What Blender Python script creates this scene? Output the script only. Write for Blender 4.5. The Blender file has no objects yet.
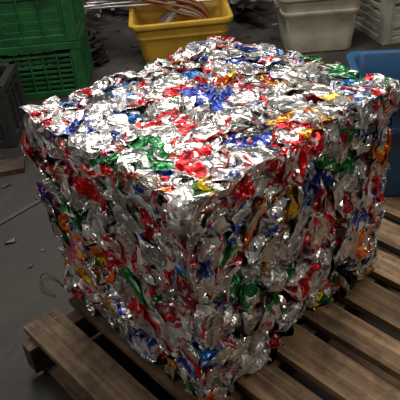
import bpy, bmesh, numpy as np, math, random
from mathutils import Matrix, Vector
rng=np.random.default_rng(52); random.seed(5)
scn=bpy.context.scene
COL=bpy.context.collection
W,D,H=.626,.55,.55
FL=-.14
scn.view_settings.view_transform='Standard'
scn.view_settings.exposure=0.12
# ---------------------------------------------------------------- camera
f=Vector((.5320,.6331,-.5623)).normalized()
r0=f.cross(Vector((0,0,1))).normalized(); u0=r0.cross(f)
ro=-.09015
r=r0*math.cos(ro)+u0*math.sin(ro); u=-r0*math.sin(ro)+u0*math.cos(ro)
cd=bpy.data.cameras.new('camera'); cam=bpy.data.objects.new('camera',cd); COL.objects.link(cam)
cp=(-.52566,-.65887,1.12693)
cam.matrix_world=Matrix(((r[0],u[0],-f[0],cp[0]),(r[1],u[1],-f[1],cp[1]),(r[2],u[2],-f[2],cp[2]),(0,0,0,1)))
cd.sensor_width=36; cd.lens=606.8/400*36; cd.clip_start=.02
scn.camera=cam
# ---------------------------------------------------------------- material helpers
def lin(c):
    return tuple(((x/255)/12.92 if x/255<=.04045 else ((x/255+.055)/1.055)**2.4) for x in c)
def newmat(n):
    m=bpy.data.materials.new(n); m.use_nodes=True
    nt=m.node_tree; b=nt.nodes['Principled BSDF']; return m,nt,b
def N(nt,t,**k):
    n=nt.nodes.new(t)
    for a,v in k.items(): setattr(n,a,v)
    return n
def ramp(nt,stops):
    n=nt.nodes.new('ShaderNodeValToRGB'); e=n.color_ramp.elements
    e[0].position,e[0].color=stops[0][0],(*stops[0][1],1)
    e[1].position,e[1].color=stops[-1][0],(*stops[-1][1],1)
    for p,c in stops[1:-1]:
        x=e.new(p); x.color=(*c,1)
    return n
def plastic(name,rgb,rough=.45,dirt=.5,dirtcol=(60,52,42)):
    m,nt,b=newmat(name)
    tc=N(nt,'ShaderNodeTexCoord'); no=N(nt,'ShaderNodeTexNoise'); no.inputs['Scale'].default_value=9; no.inputs['Detail'].default_value=8; no.inputs['Roughness'].default_value=.7
    nt.links.new(tc.outputs['Object'],no.inputs['Vector'])
    c=lin(rgb); d=lin(dirtcol)
    md=tuple(c[i]*(1-dirt)+d[i]*dirt for i in range(3))
    rp=ramp(nt,[(.3,md),(.6,c)]); nt.links.new(no.outputs['Fac'],rp.inputs['Fac']); nt.links.new(rp.outputs['Color'],b.inputs['Base Color'])
    b.inputs['Roughness'].default_value=rough
    n2=N(nt,'ShaderNodeTexNoise'); n2.inputs['Scale'].default_value=60; nt.links.new(tc.outputs['Object'],n2.inputs['Vector'])
    bp=N(nt,'ShaderNodeBump'); bp.inputs['Strength'].default_value=.15; bp.inputs['Distance'].default_value=.002
    nt.links.new(n2.outputs['Fac'],bp.inputs['Height']); nt.links.new(bp.outputs['Normal'],b.inputs['Normal'])
    return m
def wood(name,axis,light,dark):
    m,nt,b=newmat(name)
    tc=N(nt,'ShaderNodeTexCoord'); mp=N(nt,'ShaderNodeMapping')
    s=[30,30,30]; s[axis]=1.6; mp.inputs['Scale'].default_value=s
    nt.links.new(tc.outputs['Object'],mp.inputs['Vector'])
    no=N(nt,'ShaderNodeTexNoise'); no.inputs['Scale'].default_value=1.6; no.inputs['Detail'].default_value=9; no.inputs['Roughness'].default_value=.65; no.inputs['Distortion'].default_value=.6
    nt.links.new(mp.outputs['Vector'],no.inputs['Vector'])
    rp=ramp(nt,[(.3,lin(dark)),(.5,lin([(a+c)/2 for a,c in zip(light,dark)])),(.68,lin(light))])
    nt.links.new(no.outputs['Fac'],rp.inputs['Fac'])
    n2=N(nt,'ShaderNodeTexNoise'); n2.inputs['Scale'].default_value=6; n2.inputs['Detail'].default_value=8; n2.inputs['Roughness'].default_value=.7
    nt.links.new(tc.outputs['Object'],n2.inputs['Vector'])
    r2=ramp(nt,[(.38,(.20,.18,.16)),(.56,(1,1,1))]); nt.links.new(n2.outputs['Fac'],r2.inputs['Fac'])
    at=N(nt,'ShaderNodeAttribute',attribute_name='tone')
    mx=N(nt,'ShaderNodeMix',data_type='RGBA',blend_type='MULTIPLY'); mx.inputs[0].default_value=.85
    nt.links.new(rp.outputs['Color'],mx.inputs[6]); nt.links.new(r2.outputs['Color'],mx.inputs[7])
    m2=N(nt,'ShaderNodeMix',data_type='RGBA',blend_type='MULTIPLY'); m2.inputs[0].default_value=1
    nt.links.new(mx.outputs[2],m2.inputs[6]); nt.links.new(at.outputs['Color'],m2.inputs[7])
    nt.links.new(m2.outputs[2],b.inputs['Base Color']); b.inputs['Roughness'].default_value=.75
    bp=N(nt,'ShaderNodeBump'); bp.inputs['Strength'].default_value=.5; bp.inputs['Distance'].default_value=.002
    nt.links.new(no.outputs['Fac'],bp.inputs['Height']); nt.links.new(bp.outputs['Normal'],b.inputs['Normal'])
    return m
# ---------------------------------------------------------------- mesh helpers
class MB:
    def __init__(s): s.v=[];s.f=[];s.m=[];s.t=[]
    def box(s,c,d,rot=None,mat=0,tone=1.0,jit=0):
        n=len(s.v)
        R=rot if rot is not None else Matrix.Identity(3)
        for x in(-1,1):
            for y in(-1,1):
                for z in(-1,1):
                    p=Vector((x*d[0]/2,y*d[1]/2,z*d[2]/2))
                    if jit: p+=Vector([random.uniform(-jit,jit) for _ in range(3)])
                    s.v.append(tuple(R@p+Vector(c))); s.t.append(tone)
        for q in((0,1,3,2),(4,6,7,5),(0,4,5,1),(2,3,7,6),(0,2,6,4),(1,5,7,3)):
            s.f.append([n+i for i in q]); s.m.append(mat)
    def obj(s,name,mats,bevel=0,loc=(0,0,0),rz=0,smooth=False):
        me=bpy.data.meshes.new(name); me.from_pydata(s.v,[],s.f)
        for m in mats: me.materials.append(m)
        me.polygons.foreach_set('material_index',s.m)
        a=me.color_attributes.new('tone','FLOAT_COLOR','POINT')
        a.data.foreach_set('color',np.repeat(np.array(s.t)[:,None],4,1).ravel().astype(np.float32))
        me.update()
        o=bpy.data.objects.new(name,me); COL.objects.link(o); o.location=loc; o.rotation_euler=(0,0,rz)
        if bevel:
            b=o.modifiers.new('bevel','BEVEL'); b.width=bevel; b.segments=2; b.limit_method='ANGLE'
        if smooth:
            me.polygons.foreach_set('use_smooth',[True]*len(me.polygons))
        return o
# ---------------------------------------------------------------- CAN BALE
SC=1.18
def profile():
    P=[(.001,.0105,0),(.008,.0100,0),(.014,.0080,0),(.0195,.0045,0),(.0230,.0,0),(.0250,.0,0),(.0268,.004,0),(.0310,.010,1)]
    for y in np.linspace(.014,.104,21): P.append((.033,y,1))
    P+=[(.0312,.110,1),(.0280,.1155,0),(.0272,.1185,0),(.0282,.1205,0),(.0268,.1210,0),(.0256,.1162,0),(.0240,.1148,0),(.0225,.1178,0),(.0150,.1180,0),(.0080,.1180,0),(.001,.1180,0)]
    return np.array(P)
P=profile(); NP=len(P); NA=36
ang=np.arange(NA)*2*np.pi/NA
idx=np.arange(NP*NA).reshape(NP,NA)
q=np.stack([idx[:-1,:],idx[1:,:],np.roll(idx,-1,1)[1:,:],np.roll(idx,-1,1)[:-1,:]],-1).reshape(-1,4)
def tri(x): return 2*np.abs(2*(x-np.floor(x+.5)))-1
def make_can(kind,es):
    rho=P[:,0][:,None]*np.ones(NA); y=P[:,1][:,None]*np.ones(NA); th=ang[None,:]*np.ones((NP,1))
    y0,y1=.014,.104
    lidw=np.clip((y-y1)/.012,0,1); botw=np.clip((y0-y)/.010,0,1); endw=np.maximum(lidw,botw)
    s=np.clip((y-y0)/(y1-y0),0,1)
    lx=rho*np.cos(th); lz=rho*np.sin(th)
    on=(y>.1165)&(rho<.0235)
    tab=np.where(on&(np.abs(lx)<.007)&(lz>-.013)&(lz<.005),.0018,0)-np.where(on&(np.abs(lx)<.009)&(lz>=.007)&(lz<.019),.003,0)
    if kind=='puck':
        sc=rng.uniform(.08,.2); rho=rho+(1-endw)*.0035*np.sin(s*np.pi*rng.integers(3,6)*2+rng.uniform(0,6)+np.sin(th*2+rng.uniform(0,6)))
        rho=rho*(1+ .15*np.sin(th*2+rng.uniform(0,6)))
        yy=np.where(y<y0,y,np.where(y>y1,y-(y1-y0)*(1-sc),y0+(y-y0)*sc))+tab
        X=rho*np.cos(th); Z=rho*np.sin(th); Yc=yy-(yy.max()+yy.min())/2
        p=np.stack([X,Z,Yc],-1)*es; amp=rng.uniform(.6,1.1)
        p[...,2]+=rng.uniform(-.35,.35)*p[...,0]*np.sign(p[...,0])
    else:
        fl=rng.uniform(.05,.20); wd=rng.uniform(1.15,1.42); ls=rng.uniform(.65,1.0)
        ex=es*rng.uniform(.75,1.05); ez=es*rng.uniform(.75,1.05)
        X=rho*np.cos(th)*(wd+(ex-wd)*endw); Z=rho*np.sin(th)*(fl+(ez-fl)*endw)
        Y=y0+(y-y0)*ls; ytop=y0+(y1-y0)*ls
        Y=np.where(y>y1,ytop+(y-y1),Y)+tab*1.0
        a=rng.uniform(.5,1.5)*rng.choice([-1,1])*lidw
        dy,dz=Y-ytop,Z; Y=np.where(lidw>0,ytop+dy*np.cos(a)-dz*np.sin(a),Y); Z=np.where(lidw>0,dy*np.sin(a)+dz*np.cos(a),Z)
        a=rng.uniform(.5,1.5)*rng.choice([-1,1])*botw
        dy,dz=Y-y0,Z; Y=np.where(botw>0,y0+dy*np.cos(a)-dz*np.sin(a),Y); Z=np.where(botw>0,dy*np.sin(a)+dz*np.cos(a),Z)
        Y=Y-(ytop+y0)/2
        if kind=='fold':
            k=rng.uniform(.5,1.4); yf=rng.uniform(-.02,.02); t2=Y-yf
            Z=Z+np.abs(t2)*np.sin(k)*-1; Y=yf+t2*np.cos(k)
            X=X+.3*rng.uniform(-1,1)*t2
        Z=Z+rng.uniform(-.3,.3)*X
        p=np.stack([X,Y,Z],-1); amp=1.0
    flat=p.reshape(-1,3); out=flat.copy()
    ew=(1-.50*endw).reshape(-1,1)
    for lam,A in((.070,.0065),(.040,.0055),(.025,.0045),(.015,.0024)):
        for _ in range(2):
            k=rng.normal(size=3); k/=np.linalg.norm(k)*lam
            dr=rng.normal(size=3)*np.array([.5,.5,1]); dr/=np.linalg.norm(dr)
            out+=ew*amp*A*tri(flat@k+rng.uniform())[:,None]*dr
    return out*SC
def bulge(a,b,s): 
    return .005*np.sin(a*9+s)+.004*np.sin(b*13+s*2+a*5)+.005*np.sin(a*23-b*17+s*3)+.004*np.sin(a*51+b*43+s)
lo=np.array([-.004,-.004,.001]); hi=np.array([W+.002,D+.006,H-.003])
def clampv(v):
    v=v.copy()
    for ax in range(3):
        o1,o2=[i for i in range(3) if i!=ax]
        g=bulge(v[:,o1],v[:,o2],ax*1.7+.4)
        up=hi[ax]+g*(.5 if ax==2 else 1); dn=lo[ax]-bulge(v[:,o1],v[:,o2],ax*2.3+3.1)*(0 if ax==2 else 1)
        e=v[:,ax]-up; v[:,ax]=np.where(e>0,up+e*.26,v[:,ax])
        e=dn-v[:,ax]; v[:,ax]=np.where(e>0,dn-e*(.28 if ax<2 else 0.0),v[:,ax])
    return v
SV=(208,207,206)
pal=[(SV,(200,20,26),.14),(SV,(20,50,160),.09),(SV,(90,90,94),.17),((205,12,20),(240,240,240),.19),((170,10,18),(205,205,205),.05),
     ((14,50,150),(225,230,235),.055),((8,115,52),(220,230,220),.06),((30,110,185),(230,230,230),.025),((235,105,15),(250,220,90),.03),((210,160,50),(120,30,25),.03),
     ((16,16,20),(190,190,190),.07),((90,40,140),(230,120,180),.008),((240,205,30),(30,90,40),.01),((220,70,140),(240,240,240),.01),((236,236,234),(205,20,28),.08),((236,236,234),(30,60,160),.05)]
pw=np.array([p[2] for p in pal]); pw/=pw.sum()
force=[((.038,.402,H),5),((.049,.192,H),6),((.269,.136,H),3),((.23,.17,H),3),((.02,.02,.50),4),((.345,.34,H),3),((.617,.472,H),3),((.591,.11,H),6),((.55,.05,H),7),
       ((0,.28,.5),3),((0,.30,.44),3),((0,.2,.3),3),((0,.36,.2),8),((.572,0,.386),8),((.428,0,.29),3),((.46,0,.24),3),((.3,0,.2),3),((0,.10,.12),3),((.35,0,.44),5),((.12,0,.3),6),((0,.42,.33),6),((.5,0,.45),6),((.62,.0,.46),5)]
places=[]
def face(ax,side,n1,n2,depth,dj,tilt,z0=0):
    o1,o2=[i for i in range(3) if i!=ax]; dims=[W,D,H]
    for i in range(n1):
        for j in range(n2):
            c=np.zeros(3)
            c[o1]=(i+.5+rng.uniform(-.5,.5))/n1*(dims[o1]-.004)+.002; c[o2]=(j+.5+rng.uniform(-.5,.5))/n2*(dims[o2]-.01)+.005
            dd=depth+rng.uniform(-dj,dj)
            c[ax]=dims[ax]-dd if side>0 else dd
            n=np.zeros(3); n[ax]=side
            n=n+rng.normal(size=3)*tilt; n/=np.linalg.norm(n)
            places.append((c,n,ax))
def edge(fix,n,off=.019):
    axr=[a for a in range(3) if a not in fix][0]; dims=[W,D,H]
    for i in range(n):
        c=np.zeros(3); nn=np.zeros(3)
        for a,s in fix.items():
            o=off+rng.uniform(-.008,.008); c[a]=dims[a]-o if s>0 else o; nn[a]=s*rng.uniform(.3,1)
        c[axr]=(i+.5+rng.uniform(-.4,.4))/n*dims[axr]
        nn/=np.linalg.norm(nn); places.append((c,nn,0))
face(2,1,11,10,.012,.011,.20); face(2,1,10,9,.036,.01,.3)
face(0,-1,11,10,.016,.019,.7); face(0,-1,10,9,.046,.012,.9)
face(1,-1,12,10,.016,.019,.7); face(1,-1,11,9,.046,.012,.9)
face(0,1,9,9,.018,.012,.4); face(1,1,9,9,.018,.012,.4)
edge({0:-1,2:1},11); edge({1:-1,2:1},12); edge({0:-1,1:-1},11); edge({1:1,2:1},12); edge({0:1,2:1},11); edge({0:-1,1:1},12); edge({0:1,1:-1},11)
VV=[];CA=[];CB=[];UVs=[];LB=[]
cent=np.array([c for c,_,_ in places])
colidx=rng.choice(len(pal),size=len(places),p=pw)
for pos,ci in force:
    d=np.linalg.norm(cent-np.array(pos),axis=1)
    for k in np.argsort(d)[:3]: colidx[k]=ci
labm=np.repeat(P[:,2],NA)
uu=np.tile(ang/(2*np.pi),NP); vv=np.repeat(P[:,1]/.12,NA)
for (c,n,ax),ci in zip(places,colidx):
    kind=rng.choice(['flat','fold','puck'],p=[.54,.31,.15] if ax==2 else [.50,.44,.06])
    p=make_can(kind,.86 if ax==2 else .78)
    t=rng.normal(size=3)
    if ax!=2: t=t*np.array([1,1,.6])
    t-=n*(t@n); t/=np.linalg.norm(t); b=np.cross(n,t)
    M=np.stack([b,t,n],1)
    VV.append(p@M.T+c)
    ca,cb,_=pal[ci]; br=rng.uniform(.75,1.1)
    CA.append(np.tile(np.array([*[min(1,x*br) for x in lin(ca)],1]),(len(p),1))); CB.append(np.tile(np.array([*lin(cb),1]),(len(p),1)))
    rd=rng.uniform(0,50)
    UVs.append(np.stack([uu,vv,np.full(len(p),rd)],1)); LB.append(labm)
V=clampv(np.concatenate(VV)); nc=len(places); nv=NP*NA
Fq=(q[None]+ (np.arange(nc)*nv)[:,None,None]).reshape(-1,4)
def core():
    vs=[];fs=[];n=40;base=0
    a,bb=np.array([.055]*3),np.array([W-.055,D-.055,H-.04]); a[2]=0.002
    for ax in range(3):
        o1,o2=[i for i in range(3) if i!=ax]
        for sd in(0,1):
            g1,g2=np.meshgrid(np.linspace(0,1,n),np.linspace(0,1,n),indexing='ij')
            v=np.zeros((n*n,3)); v[:,o1]=a[o1]+(bb-a)[o1]*g1.ravel(); v[:,o2]=a[o2]+(bb-a)[o2]*g2.ravel(); v[:,ax]=(bb if sd else a)[ax]
            vs.append(v); ii=np.arange(n*n).reshape(n,n)+base
            qq=np.stack([ii[:-1,:-1],ii[1:,:-1],ii[1:,1:],ii[:-1,1:]],-1).reshape(-1,4)
            if (sd==0)!=(ax==1): qq=qq[:,::-1]
            fs.append(qq); base+=n*n
    v=np.concatenate(vs); o=v.copy()
    for lam,A in((.06,.006),(.03,.005)):
        for _ in range(3):
            k=rng.normal(size=3);k/=np.linalg.norm(k)*lam; dr=rng.normal(size=3);dr/=np.linalg.norm(dr)
            o+=A*tri(v@k+rng.uniform())[:,None]*dr
    o[:,2]=np.maximum(o[:,2],.003)
    return o,np.concatenate(fs)
cv,cf=core(); nb=len(V)
V=np.concatenate([V,cv]); Fq=np.concatenate([Fq,cf+nb])
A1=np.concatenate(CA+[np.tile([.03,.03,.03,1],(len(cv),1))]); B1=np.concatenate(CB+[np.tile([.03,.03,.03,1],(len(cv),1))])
U1=np.concatenate(UVs+[np.zeros((len(cv),3))]); L1=np.concatenate(LB+[np.ones(len(cv))])
me=bpy.data.meshes.new('crushed_can_bale')
me.vertices.add(len(V)); me.vertices.foreach_set('co',V.astype(np.float32).ravel())
me.loops.add(len(Fq)*4); me.loops.foreach_set('vertex_index',Fq.astype(np.int32).ravel())
me.polygons.add(len(Fq)); me.polygons.foreach_set('loop_start',(np.arange(len(Fq))*4).astype(np.int32)); 
me.update(calc_edges=True)
me.polygons.foreach_set('use_smooth',np.zeros(len(Fq),bool))
for nm,ar in(('cola',A1),('colb',B1)):
    a=me.color_attributes.new(nm,'FLOAT_COLOR','POINT'); a.data.foreach_set('color',ar.astype(np.float32).ravel())
a=me.attributes.new('cuv','FLOAT_VECTOR','POINT'); a.data.foreach_set('vector',U1.astype(np.float32).ravel())
a=me.attributes.new('lab','FLOAT','POINT'); a.data.foreach_set('value',L1.astype(np.float32))
bale=bpy.data.objects.new('crushed_can_bale',me); COL.objects.link(bale)
# can material
m,nt,b=newmat('crushed_aluminium_cans'); L=nt.links.new
aA=N(nt,'ShaderNodeAttribute',attribute_name='cola'); aB=N(nt,'ShaderNodeAttribute',attribute_name='colb')
aU=N(nt,'ShaderNodeAttribute',attribute_name='cuv'); aL=N(nt,'ShaderNodeAttribute',attribute_name='lab')
def mth(op,a,bv=None,clamp=False):
    n=N(nt,'ShaderNodeMath',operation=op,use_clamp=clamp)
    for i,x in enumerate((a,bv)):
        if x is None: continue
        if isinstance(x,(int,float)): n.inputs[i].default_value=x
        else: L(x,n.inputs[i])
    return n.outputs[0]
sep=N(nt,'ShaderNodeSeparateXYZ'); L(aU.outputs['Vector'],sep.inputs[0])
a2=mth('MULTIPLY',sep.outputs[0],2*math.pi)
cx=N(nt,'ShaderNodeCombineXYZ'); L(mth('ADD',mth('COSINE',a2),sep.outputs[2]),cx.inputs[0]); L(mth('SINE',a2),cx.inputs[1]); L(mth('MULTIPLY',sep.outputs[1],3.2),cx.inputs[2])
n1=N(nt,'ShaderNodeTexNoise'); n1.inputs['Scale'].default_value=.75; n1.inputs['Detail'].default_value=1.0; n1.inputs['Distortion'].default_value=1.0; L(cx.outputs[0],n1.inputs['Vector'])
s1=mth('MULTIPLY',mth('SUBTRACT',n1.outputs['Fac'],.565),40,True)
n2=N(nt,'ShaderNodeTexNoise'); n2.inputs['Scale'].default_value=4.2; n2.inputs['Detail'].default_value=1.5; n2.inputs['Distortion'].default_value=.6; L(cx.outputs[0],n2.inputs['Vector'])
s2=mth('MULTIPLY',mth('SUBTRACT',n2.outputs['Fac'],.655),40,True)
fac=mth('ABSOLUTE',mth('SUBTRACT',s1,s2))
mc=N(nt,'ShaderNodeMix',data_type='RGBA'); L(fac,mc.inputs[0]); L(aA.outputs['Color'],mc.inputs[6]); L(aB.outputs['Color'],mc.inputs[7])
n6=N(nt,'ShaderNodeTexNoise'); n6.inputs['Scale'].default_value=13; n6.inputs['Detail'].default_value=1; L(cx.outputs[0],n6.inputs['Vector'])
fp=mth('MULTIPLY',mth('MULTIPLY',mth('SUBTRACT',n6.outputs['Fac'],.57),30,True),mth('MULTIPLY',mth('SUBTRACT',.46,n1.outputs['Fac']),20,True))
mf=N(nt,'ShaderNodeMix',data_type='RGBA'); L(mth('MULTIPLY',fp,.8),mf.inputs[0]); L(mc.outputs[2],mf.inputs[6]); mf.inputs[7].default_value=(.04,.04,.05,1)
geo=N(nt,'ShaderNodeTexCoord')
n3=N(nt,'ShaderNodeTexNoise'); n3.inputs['Scale'].default_value=30; n3.inputs['Detail'].default_value=4; n3.inputs['Roughness'].default_value=.7; L(geo.outputs['Object'],n3.inputs['Vector'])
sc=mth('MULTIPLY',mth('SUBTRACT',n3.outputs['Fac'],.64),14,True)
lf=mth('MULTIPLY',aL.outputs['Fac'],mth('SUBTRACT',1,mth('MULTIPLY',sc,.6)))
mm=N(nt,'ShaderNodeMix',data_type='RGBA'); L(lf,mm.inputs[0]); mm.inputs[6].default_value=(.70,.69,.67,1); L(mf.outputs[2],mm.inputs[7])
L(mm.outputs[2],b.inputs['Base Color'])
L(mth('SUBTRACT',.94,mth('MULTIPLY',lf,.46)),b.inputs['Metallic'])
L(mth('ADD',.14,mth('MULTIPLY',n3.outputs['Fac'],.26)),b.inputs['Roughness'])
nd=N(nt,'ShaderNodeTexNoise'); nd.inputs['Scale'].default_value=25; nd.inputs['Detail'].default_value=2; L(geo.outputs['Object'],nd.inputs['Vector'])
vs_=N(nt,'ShaderNodeVectorMath',operation='MULTIPLY_ADD'); L(nd.outputs['Color'],vs_.inputs[0]); vs_.inputs[1].default_value=(.03,.03,.03); L(geo.outputs['Object'],vs_.inputs[2])
vo=N(nt,'ShaderNodeTexVoronoi',feature='F1'); vo.inputs['Scale'].default_value=78; L(vs_.outputs[0],vo.inputs['Vector'])
v1=N(nt,'ShaderNodeVectorMath',operation='SUBTRACT'); L(vo.outputs['Color'],v1.inputs[0]); v1.inputs[1].default_value=(.5,.5,.5)
gm=N(nt,'ShaderNodeNewGeometry')
vsc=N(nt,'ShaderNodeVectorMath',operation='SCALE'); L(v1.outputs[0],vsc.inputs[0]); L(mth('ADD',.28,mth('MULTIPLY',aL.outputs['Fac'],.30)),vsc.inputs['Scale'])
v2=N(nt,'ShaderNodeVectorMath',operation='ADD'); L(vsc.outputs[0],v2.inputs[0]); L(gm.outputs['Normal'],v2.inputs[1])
v3=N(nt,'ShaderNodeVectorMath',operation='NORMALIZE'); L(v2.outputs[0],v3.inputs[0])
n4=N(nt,'ShaderNodeTexNoise'); n4.inputs['Scale'].default_value=60; n4.inputs['Detail'].default_value=3; n4.inputs['Distortion'].default_value=1.2; L(geo.outputs['Object'],n4.inputs['Vector'])
bp=N(nt,'ShaderNodeBump'); bp.inputs['Distance'].default_value=.006
L(mth('ADD',.10,mth('MULTIPLY',aL.outputs['Fac'],.10)),bp.inputs['Strength'])
L(v3.outputs[0],bp.inputs['Normal'])
L(n4.outputs['Fac'],bp.inputs['Height']); L(bp.outputs['Normal'],b.inputs['Normal'])
me.materials.append(m)
# ---------------------------------------------------------------- PALLET
wy=wood('pallet_wood_lengthwise',1,(174,144,108),(84,64,47)); wx=wood('pallet_wood_crosswise',0,(134,106,76),(62,47,34))
steel,snt,sb=newmat('nail_steel'); sb.inputs['Base Color'].default_value=(.12,.11,.1,1); sb.inputs['Metallic'].default_value=.8; sb.inputs['Roughness'].default_value=.5
def pallet(name,x0,x1,y0,y1,top,tones,loc=(0,0,0),rz=0):
    B=MB(); th=.020; x=x0;k=0
    ws=[.10,.085,.095,.10,.085,.10,.09,.10,.095,.10]
    gap=.036
    while x<x1-.05:
        w=ws[k%len(ws)]
        B.box((x+w/2,(y0+y1)/2+random.uniform(-.006,.006),top-th/2-random.uniform(.0015,.003)),(w,y1-y0,th),rot=Matrix.Rotation(random.uniform(-.006,.006),3,'Z'),mat=0,tone=tones[k%len(tones)])
        for yy in(y0+.03,(y0+y1)/2,y1-.045):
            for xx in(x+w*.25,x+w*.75):
                B.box((xx,yy+random.uniform(-.01,.01),top-.0012),(.006,.006,.001),mat=2,rot=Matrix.Rotation(.78,3,'Z'))
        x+=w+gap;k+=1
    xe=x-gap
    for yy in(y0+.03,(y0+y1)/2,y1-.045):
        B.box(((x0+xe)/2-.012,yy,top-th-.045-.002),(xe-x0+.03,.042,.085),mat=1,tone=random.uniform(.75,1.0))
    for xx in np.linspace(x0+.05,xe-.05,5):
        B.box((xx,(y0+y1)/2,FL+.009),(.09,y1-y0,.016),mat=0,tone=.7)
    return B.obj(name,[wy,wx,steel],bevel=.0025,loc=loc,rz=rz)
pallet('wooden_pallet',-.16,1.0,-.52,.535,-.001,[.60,.52,.7,.9,1.05,.75,1.05,.85,1.2])  # leftmost boards toned down: the shadow there is put into their colour
pallet('wooden_pallet',1.05,1.75,-.55,.50,-.001,[.9,.7,1.0])
# ---------------------------------------------------------------- floor
m,nt,b=newmat('dirty_concrete'); tc=N(nt,'ShaderNodeTexCoord')
no=N(nt,'ShaderNodeTexNoise'); no.inputs['Scale'].default_value=2.2; no.inputs['Detail'].default_value=12; no.inputs['Roughness'].default_value=.72; nt.links.new(tc.outputs['Object'],no.inputs['Vector'])
rp=ramp(nt,[(.3,(.009,.008,.007)),(.5,(.027,.024,.020)),(.62,(.05,.044,.036)),(.75,(.13,.115,.085))]); nt.links.new(no.outputs['Fac'],rp.inputs['Fac'])
nt.links.new(rp.outputs['Color'],b.inputs['Base Color'])
rr=ramp(nt,[(.35,(.5,.5,.5)),(.65,(.9,.9,.9))]); nt.links.new(no.outputs['Fac'],rr.inputs['Fac']); nt.links.new(rr.outputs['Color'],b.inputs['Roughness'])
n2=N(nt,'ShaderNodeTexNoise'); n2.inputs['Scale'].default_value=45; n2.inputs['Detail'].default_value=6; nt.links.new(tc.outputs['Object'],n2.inputs['Vector'])
bp=N(nt,'ShaderNodeBump'); bp.inputs['Strength'].default_value=.4; bp.inputs['Distance'].default_value=.005; nt.links.new(n2.outputs['Fac'],bp.inputs['Height']); nt.links.new(bp.outputs['Normal'],b.inputs['Normal'])
B=MB(); B.box((1.5,1.8,FL-.05),(12,12,.1)); B.obj('floor',[m])
# ---------------------------------------------------------------- crates
A40=math.radians(-40.04)
R0=Vector((.7656,-.6433,0)); F0=Vector((.6433,.7656,0))
def crate(name,w,d,h,mat,loc,rz,slats=6,ribs=6,solid=False):
    B=MB()
    B.box((0,0,.008),(w-.03,d-.03,.012))
    for sx in(-1,1):
        for sy in(-1,1): B.box((sx*(w/2-.02),sy*(d/2-.02),h/2),(.045,.045,h-.004))
    for s in(-1,1):
        for (cx_,cy_,lx,ly) in((0,s*(d/2-.012),w,.024),(s*(w/2-.012),0,.024,d)):
            B.box((cx_,cy_,h-.018),(lx+.012 if lx>ly else .034,ly+.012 if ly>lx else .034,.034))
            B.box((cx_,cy_,h-.065),(lx,ly,.012)) 
            B.box((cx_,cy_,.018),(lx,ly,.036))
            if solid:
                B.box((cx_*.985,cy_*.985,h/2),(lx-.04 if lx>ly else .008,ly-.04 if ly>lx else .008,h-.04))
        zs=np.linspace(.055,h-.095,slats); sh=(h-.15)/slats*.62
        for z in zs:
            B.box((0,s*(d/2-.014),z),(w-.05,.008,sh)); B.box((s*(w/2-.014),0,z),(.008,d-.05,sh))
        for x in np.linspace(-w/2+.05,w/2-.05,ribs): B.box((x,s*(d/2-.008),h/2-.02),(.008,.016,h-.06))
        for y in np.linspace(-d/2+.05,d/2-.05,ribs-1): B.box((s*(w/2-.008),y,h/2-.02),(.016,.008,h-.06))
    return B.obj(name,[mat],bevel=.002,loc=loc,rz=rz)
green=plastic('green_crate_plastic',(38,104,56),.42,.65,(18,30,22)); black=plastic('black_crate_plastic',(50,50,50),.5,.5,(25,24,22)); grey=plastic('grey_crate_plastic',(165,162,150),.5,.6,(80,74,62))
fc=Vector((.95,1.9,0))
cc=fc-R0*.265+F0*.19
for i in range(4):
    crate('plastic_crate',.51-.01*(i%2),.38,.285,green,(cc.x+random.uniform(-.006,.006),cc.y,FL+.001+i*.286),A40+random.uniform(-.03,.03),slats=6 if i%2==0 else 4,ribs=7 if i%2==0 else 5,solid=(i%2==1))
k=Vector((.43,1.68,0))-R0*.27+F0*.16
crate('storage_crate',.5,.31,.28,black,(k.x,k.y,FL+.001),A40,slats=4,ribs=5,solid=True)
crate('slatted_crate',.5,.4,.42,grey,(2.69,1.16,FL+.001),A40+.2,slats=7,ribs=3)
# ---------------------------------------------------------------- tubs
def tub(name,mat,w,d,h,loc,rz,taper=.86,rad=.06,rim=.018,ribs=True,handle=False):
    def loop(sx,sy,z,rr):
        pts=[]; 
        for qx,qy,a0 in((1,1,0),(-1,1,90),(-1,-1,180),(1,-1,270)):
            for a in np.linspace(a0,a0+90,7):
                pts.append((qx*(sx/2-rr)+rr*math.cos(math.radians(a)),qy*(sy/2-rr)+rr*math.sin(math.radians(a)),z))
        return pts
    S=[]
    def lp(fr,z,off=0):
        k=taper+(1-taper)*fr; S.append(loop(w*k+off*2,d*k+off*2,z,rad*.8))
    lp(0,.004,-.02); lp(0,0,-.012); lp(0,.006,0)
    lp(.3,h*.3); lp(.62,h*.62); 
    if ribs: lp(.64,h*.64,.007); lp(.69,h*.69,.007); lp(.7,h*.7,0)
    lp(.9,h*.9); lp(.9,h*.90,rim); lp(.92,h*.89,rim+.002); lp(.98,h*.985,rim+.003); lp(1,h,rim); lp(1,h+.001,.0); lp(1,h-.006,-.006); lp(.5,h*.5,-.007); lp(.03,.02,-.008); lp(.02,.014,-.03)
    v=[p for s in S for p in s]; n=len(S[0]); fs=[]
    for i in range(len(S)-1):
        for j in range(n): fs.append((i*n+j,i*n+(j+1)%n,(i+1)*n+(j+1)%n,(i+1)*n+j))
    fs.append(tuple(range(n))[::-1]); fs.append(tuple((len(S)-1)*n+j for j in range(n)))
    B=MB(); B.v=v;B.f=[list(x) for x in fs];B.m=[0]*len(fs);B.t=[1]*len(v)
    if handle:
        for s in(-1,1):
            B.box((s*(w/2+.01),0,h*.8),(.02,.14,.025)); B.box((s*(w/2),.07,h*.84),(.03,.012,.09)); B.box((s*(w/2),-.07,h*.84),(.03,.012,.09))
    o=B.obj(name,[mat],loc=loc,rz=rz,bevel=.002)
    o.modifiers['bevel'].angle_limit=math.radians(50)
    o.data.polygons.foreach_set('use_smooth',[abs(p.normal.z)<.97 for p in o.data.polygons])
    return o
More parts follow.
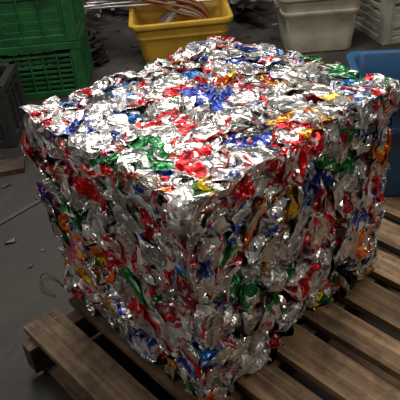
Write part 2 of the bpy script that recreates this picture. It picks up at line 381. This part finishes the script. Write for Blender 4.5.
yellow=plastic('yellow_tub_plastic',(206,164,54),.4,.4,(100,76,36)); white=plastic('white_tub_plastic',(192,186,166),.45,.5,(100,92,74)); blue=plastic('blue_bin_plastic',(40,84,124),.4,.4,(26,40,54))
TC=Vector((1.64,1.95,0))
tub('yellow_tote',yellow,.52,.42,.25,(TC.x,TC.y,FL+.001),A40+.03,taper=.84)
tub('white_tub',white,.43,.38,.34,(2.2,1.44,FL+.001),A40-.03,taper=.84,handle=True)
tub('blue_bin',blue,.50,.33,.365,(1.158,.15,.0),A40-.12,taper=.88,rad=.05,rim=.018)
# ---------------------------------------------------------------- cables
def curves(name,splines,rad,mat):
    c=bpy.data.curves.new(name,'CURVE'); c.dimensions='3D'; c.bevel_depth=rad; c.bevel_resolution=3; c.resolution_u=8
    for pts in splines:
        s=c.splines.new('NURBS'); s.points.add(len(pts)-1); s.use_endpoint_u=True; s.order_u=min(4,len(pts))
        for i,p in enumerate(pts): s.points[i].co=(*p,1)
    o=bpy.data.objects.new(name,c); COL.objects.link(o); c.materials.append(mat); return o
def toteP(a,b_,z): 
    p=TC+R0*a+F0*b_; return (p.x,p.y,FL+z)
alu,ant,ab=newmat('scrap_aluminium'); ab.inputs['Base Color'].default_value=(.55,.54,.52,1); ab.inputs['Metallic'].default_value=.6; ab.inputs['Roughness'].default_value=.42
drk,dnt,db=newmat('dark_scrap_steel'); db.inputs['Base Color'].default_value=(.07,.065,.06,1); db.inputs['Metallic'].default_value=.5; db.inputs['Roughness'].default_value=.5
copper=plastic('brown_cable_sheath',(130,78,46),.4,.4); gcab=plastic('grey_cable_sheath',(130,126,118),.35,.3); bcab=plastic('black_cable_sheath',(24,24,24),.35,.3)
sp=[]
for i in range(16):
    o_=random.uniform(-.13,.13); sp.append([toteP(.18,o_,.06),toteP(.18,o_,.2+random.uniform(0,.06)),toteP(.02,o_+.02,.28+random.uniform(-.06,.05)),toteP(-.2,o_+.05,.34+random.uniform(-.03,.06)),toteP(-.36,o_+.1,.38),toteP(-.55,o_+.25,.30)])
curves('copper_cables',sp,.008,copper)
sp=[]
for i in range(14):
    o_=random.uniform(-.13,.13); o2=random.uniform(-.13,.13); sp.append([toteP(-.18,o_,.06),toteP(-.12,o_,.18),toteP(.0,o2,.25+random.uniform(0,.05)),toteP(.15,o2,.22),toteP(.16,-o_,.1)])
curves('grey_cables',sp,.007,gcab)
sp=[]
for i in range(6):
    o_=.02+i*.03; sp.append([toteP(-.55-random.uniform(0,.2),o_+.3*random.uniform(-.3,.6),.262+.004*i),toteP(.5+random.uniform(0,.2),o_+.1*random.uniform(-1,1),.268+.016*(i%3))])
curves('metal_rods',sp,.007,alu)
sp=[]
for i in range(9):
    c0=Vector((1.2,2.32,0))+R0*random.uniform(-.06,.02); pts=[]
    a0=random.uniform(0,6); R_=random.uniform(.10,.19)
    for j in range(12):
        a=a0+j*.62; pts.append((c0.x+R_*math.cos(a)+random.uniform(-.02,.02),c0.y+R_*math.sin(a)+random.uniform(-.02,.02),FL+.012+i*.016+random.uniform(0,.004)))
    sp.append(pts)
curves('coiled_black_hose',sp,.011,bcab)
curves('bent_wire',[[(.02,.72,FL+.004),(.0,.76,FL+.02),(.02,.84,FL+.03),(.07,.82,FL+.01),(.06,.74,FL+.004)]],.002,bcab)
# ---------------------------------------------------------------- scrap
def scrap(R_,F_,sx,sy,n,zmax=.1,Lm=.6):
    B=MB()
    for i in range(n):
        a=random.uniform(0,math.pi); L_=random.uniform(.12,Lm); w=random.uniform(.015,.05)
        R=Matrix.Rotation(a,3,'Z')@Matrix.Rotation(random.uniform(-.12,.12),3,'Y')
        c=R0*(R_+random.uniform(-sx,sx))+F0*(F_+random.uniform(-sy,sy)); z=FL+random.uniform(.05,zmax)
        mt=0 if random.random()<.6 else 1
        th=.003
        B.box((c.x,c.y,z),(L_,w,th),R,mt); off=R@Vector((0,w/2,w/3)); B.box((c.x+off.x,c.y+off.y,z+off.z),(L_,th,w*.66),R,mt); off=R@Vector((0,-w/2,w/3)); B.box((c.x+off.x,c.y+off.y,z+off.z),(L_,th,w*.66),R,mt)
    B.obj('aluminium_scrap_pile',[alu,drk])
scrap(.42,3.2,.08,.28,46,.24,.3)
scrap(.2,3.6,.5,.2,60,.22); scrap(-.35,3.55,.35,.2,40,.2); scrap(.95,3.45,.3,.15,30,.2,.4); scrap(-.75,3.1,.2,.3,20,.16,.4)
B=MB()
for i in range(420):
    p=Vector((1.3,1.6,0))+R0*random.uniform(-1.9,1.6)+F0*random.uniform(-1.4,1.8)
    if -.2<p.x<1.8 and -.6<p.y<.6: continue
    s=random.uniform(.004,.022)
    B.box((p.x,p.y,FL+s*.22),(s*random.uniform(1,2.5),s,s*.35),Matrix.Rotation(random.uniform(0,3),3,'Z'),random.choice([0,1,1,1]),jit=s*.12)
B.obj('floor_debris',[alu,drk])
B=MB(); B.box((.20,1.60,FL+.012),(.36,.10,.022),Matrix.Rotation(-.5,3,'Z'),0,.8); B.obj('wood_offcut',[wx],bevel=.002)
B=MB(); B.box((.16,1.22,FL+.003),(.26,.018,.004),Matrix.Rotation(.1,3,'Z'),0); B.obj('metal_strip',[drk])
# ---------------------------------------------------------------- lights
def area(name,loc,tgt,sx,sy,e,col):
    l=bpy.data.lights.new(name,'AREA'); l.shape='RECTANGLE'; l.size=sx; l.size_y=sy; l.energy=e; l.color=col
    o=bpy.data.objects.new(name,l); COL.objects.link(o); o.location=loc
    o.rotation_euler=(Vector(tgt)-Vector(loc)).to_track_quat('-Z','Y').to_euler(); return o
area('left_fill_light',(.9,.8,2.9),(.35,.3,.4),2.2,1.4,66,(1,.96,.90))
area('left_fill_light',(-1.8,.6,2.2),(0,.3,.3),.9,.22,15,(1,.94,.86))  # added fill lamp, no real fixture; gives the left face its highlights
area('left_fill_light',(1.2,-1.9,2.2),(.4,0,.2),.9,.22,19,(1,.9,.78))  # added lamp without a real source, for sparkle on the right face
area('left_fill_light',(1.6,3.2,3.2),(1.6,2.2,0),1.4,.4,46,(1,.95,.88))  # extra lamp added over the background to lift its brightness
w=bpy.data.worlds.new('world'); scn.world=w; w.use_nodes=True; wn=w.node_tree
bg=wn.nodes['Background']; tcw=N(wn,'ShaderNodeTexCoord'); nw=N(wn,'ShaderNodeTexNoise'); nw.inputs['Scale'].default_value=2.6; nw.inputs['Detail'].default_value=3
wn.links.new(tcw.outputs['Generated'],nw.inputs['Vector'])
rw=ramp(wn,[(.42,(.010,.009,.008)),(.55,(.07,.064,.055)),(.62,(.62,.56,.48))]); wn.links.new(nw.outputs['Fac'],rw.inputs['Fac']); wn.links.new(rw.outputs['Color'],bg.inputs['Color']); bg.inputs['Strength'].default_value=.55
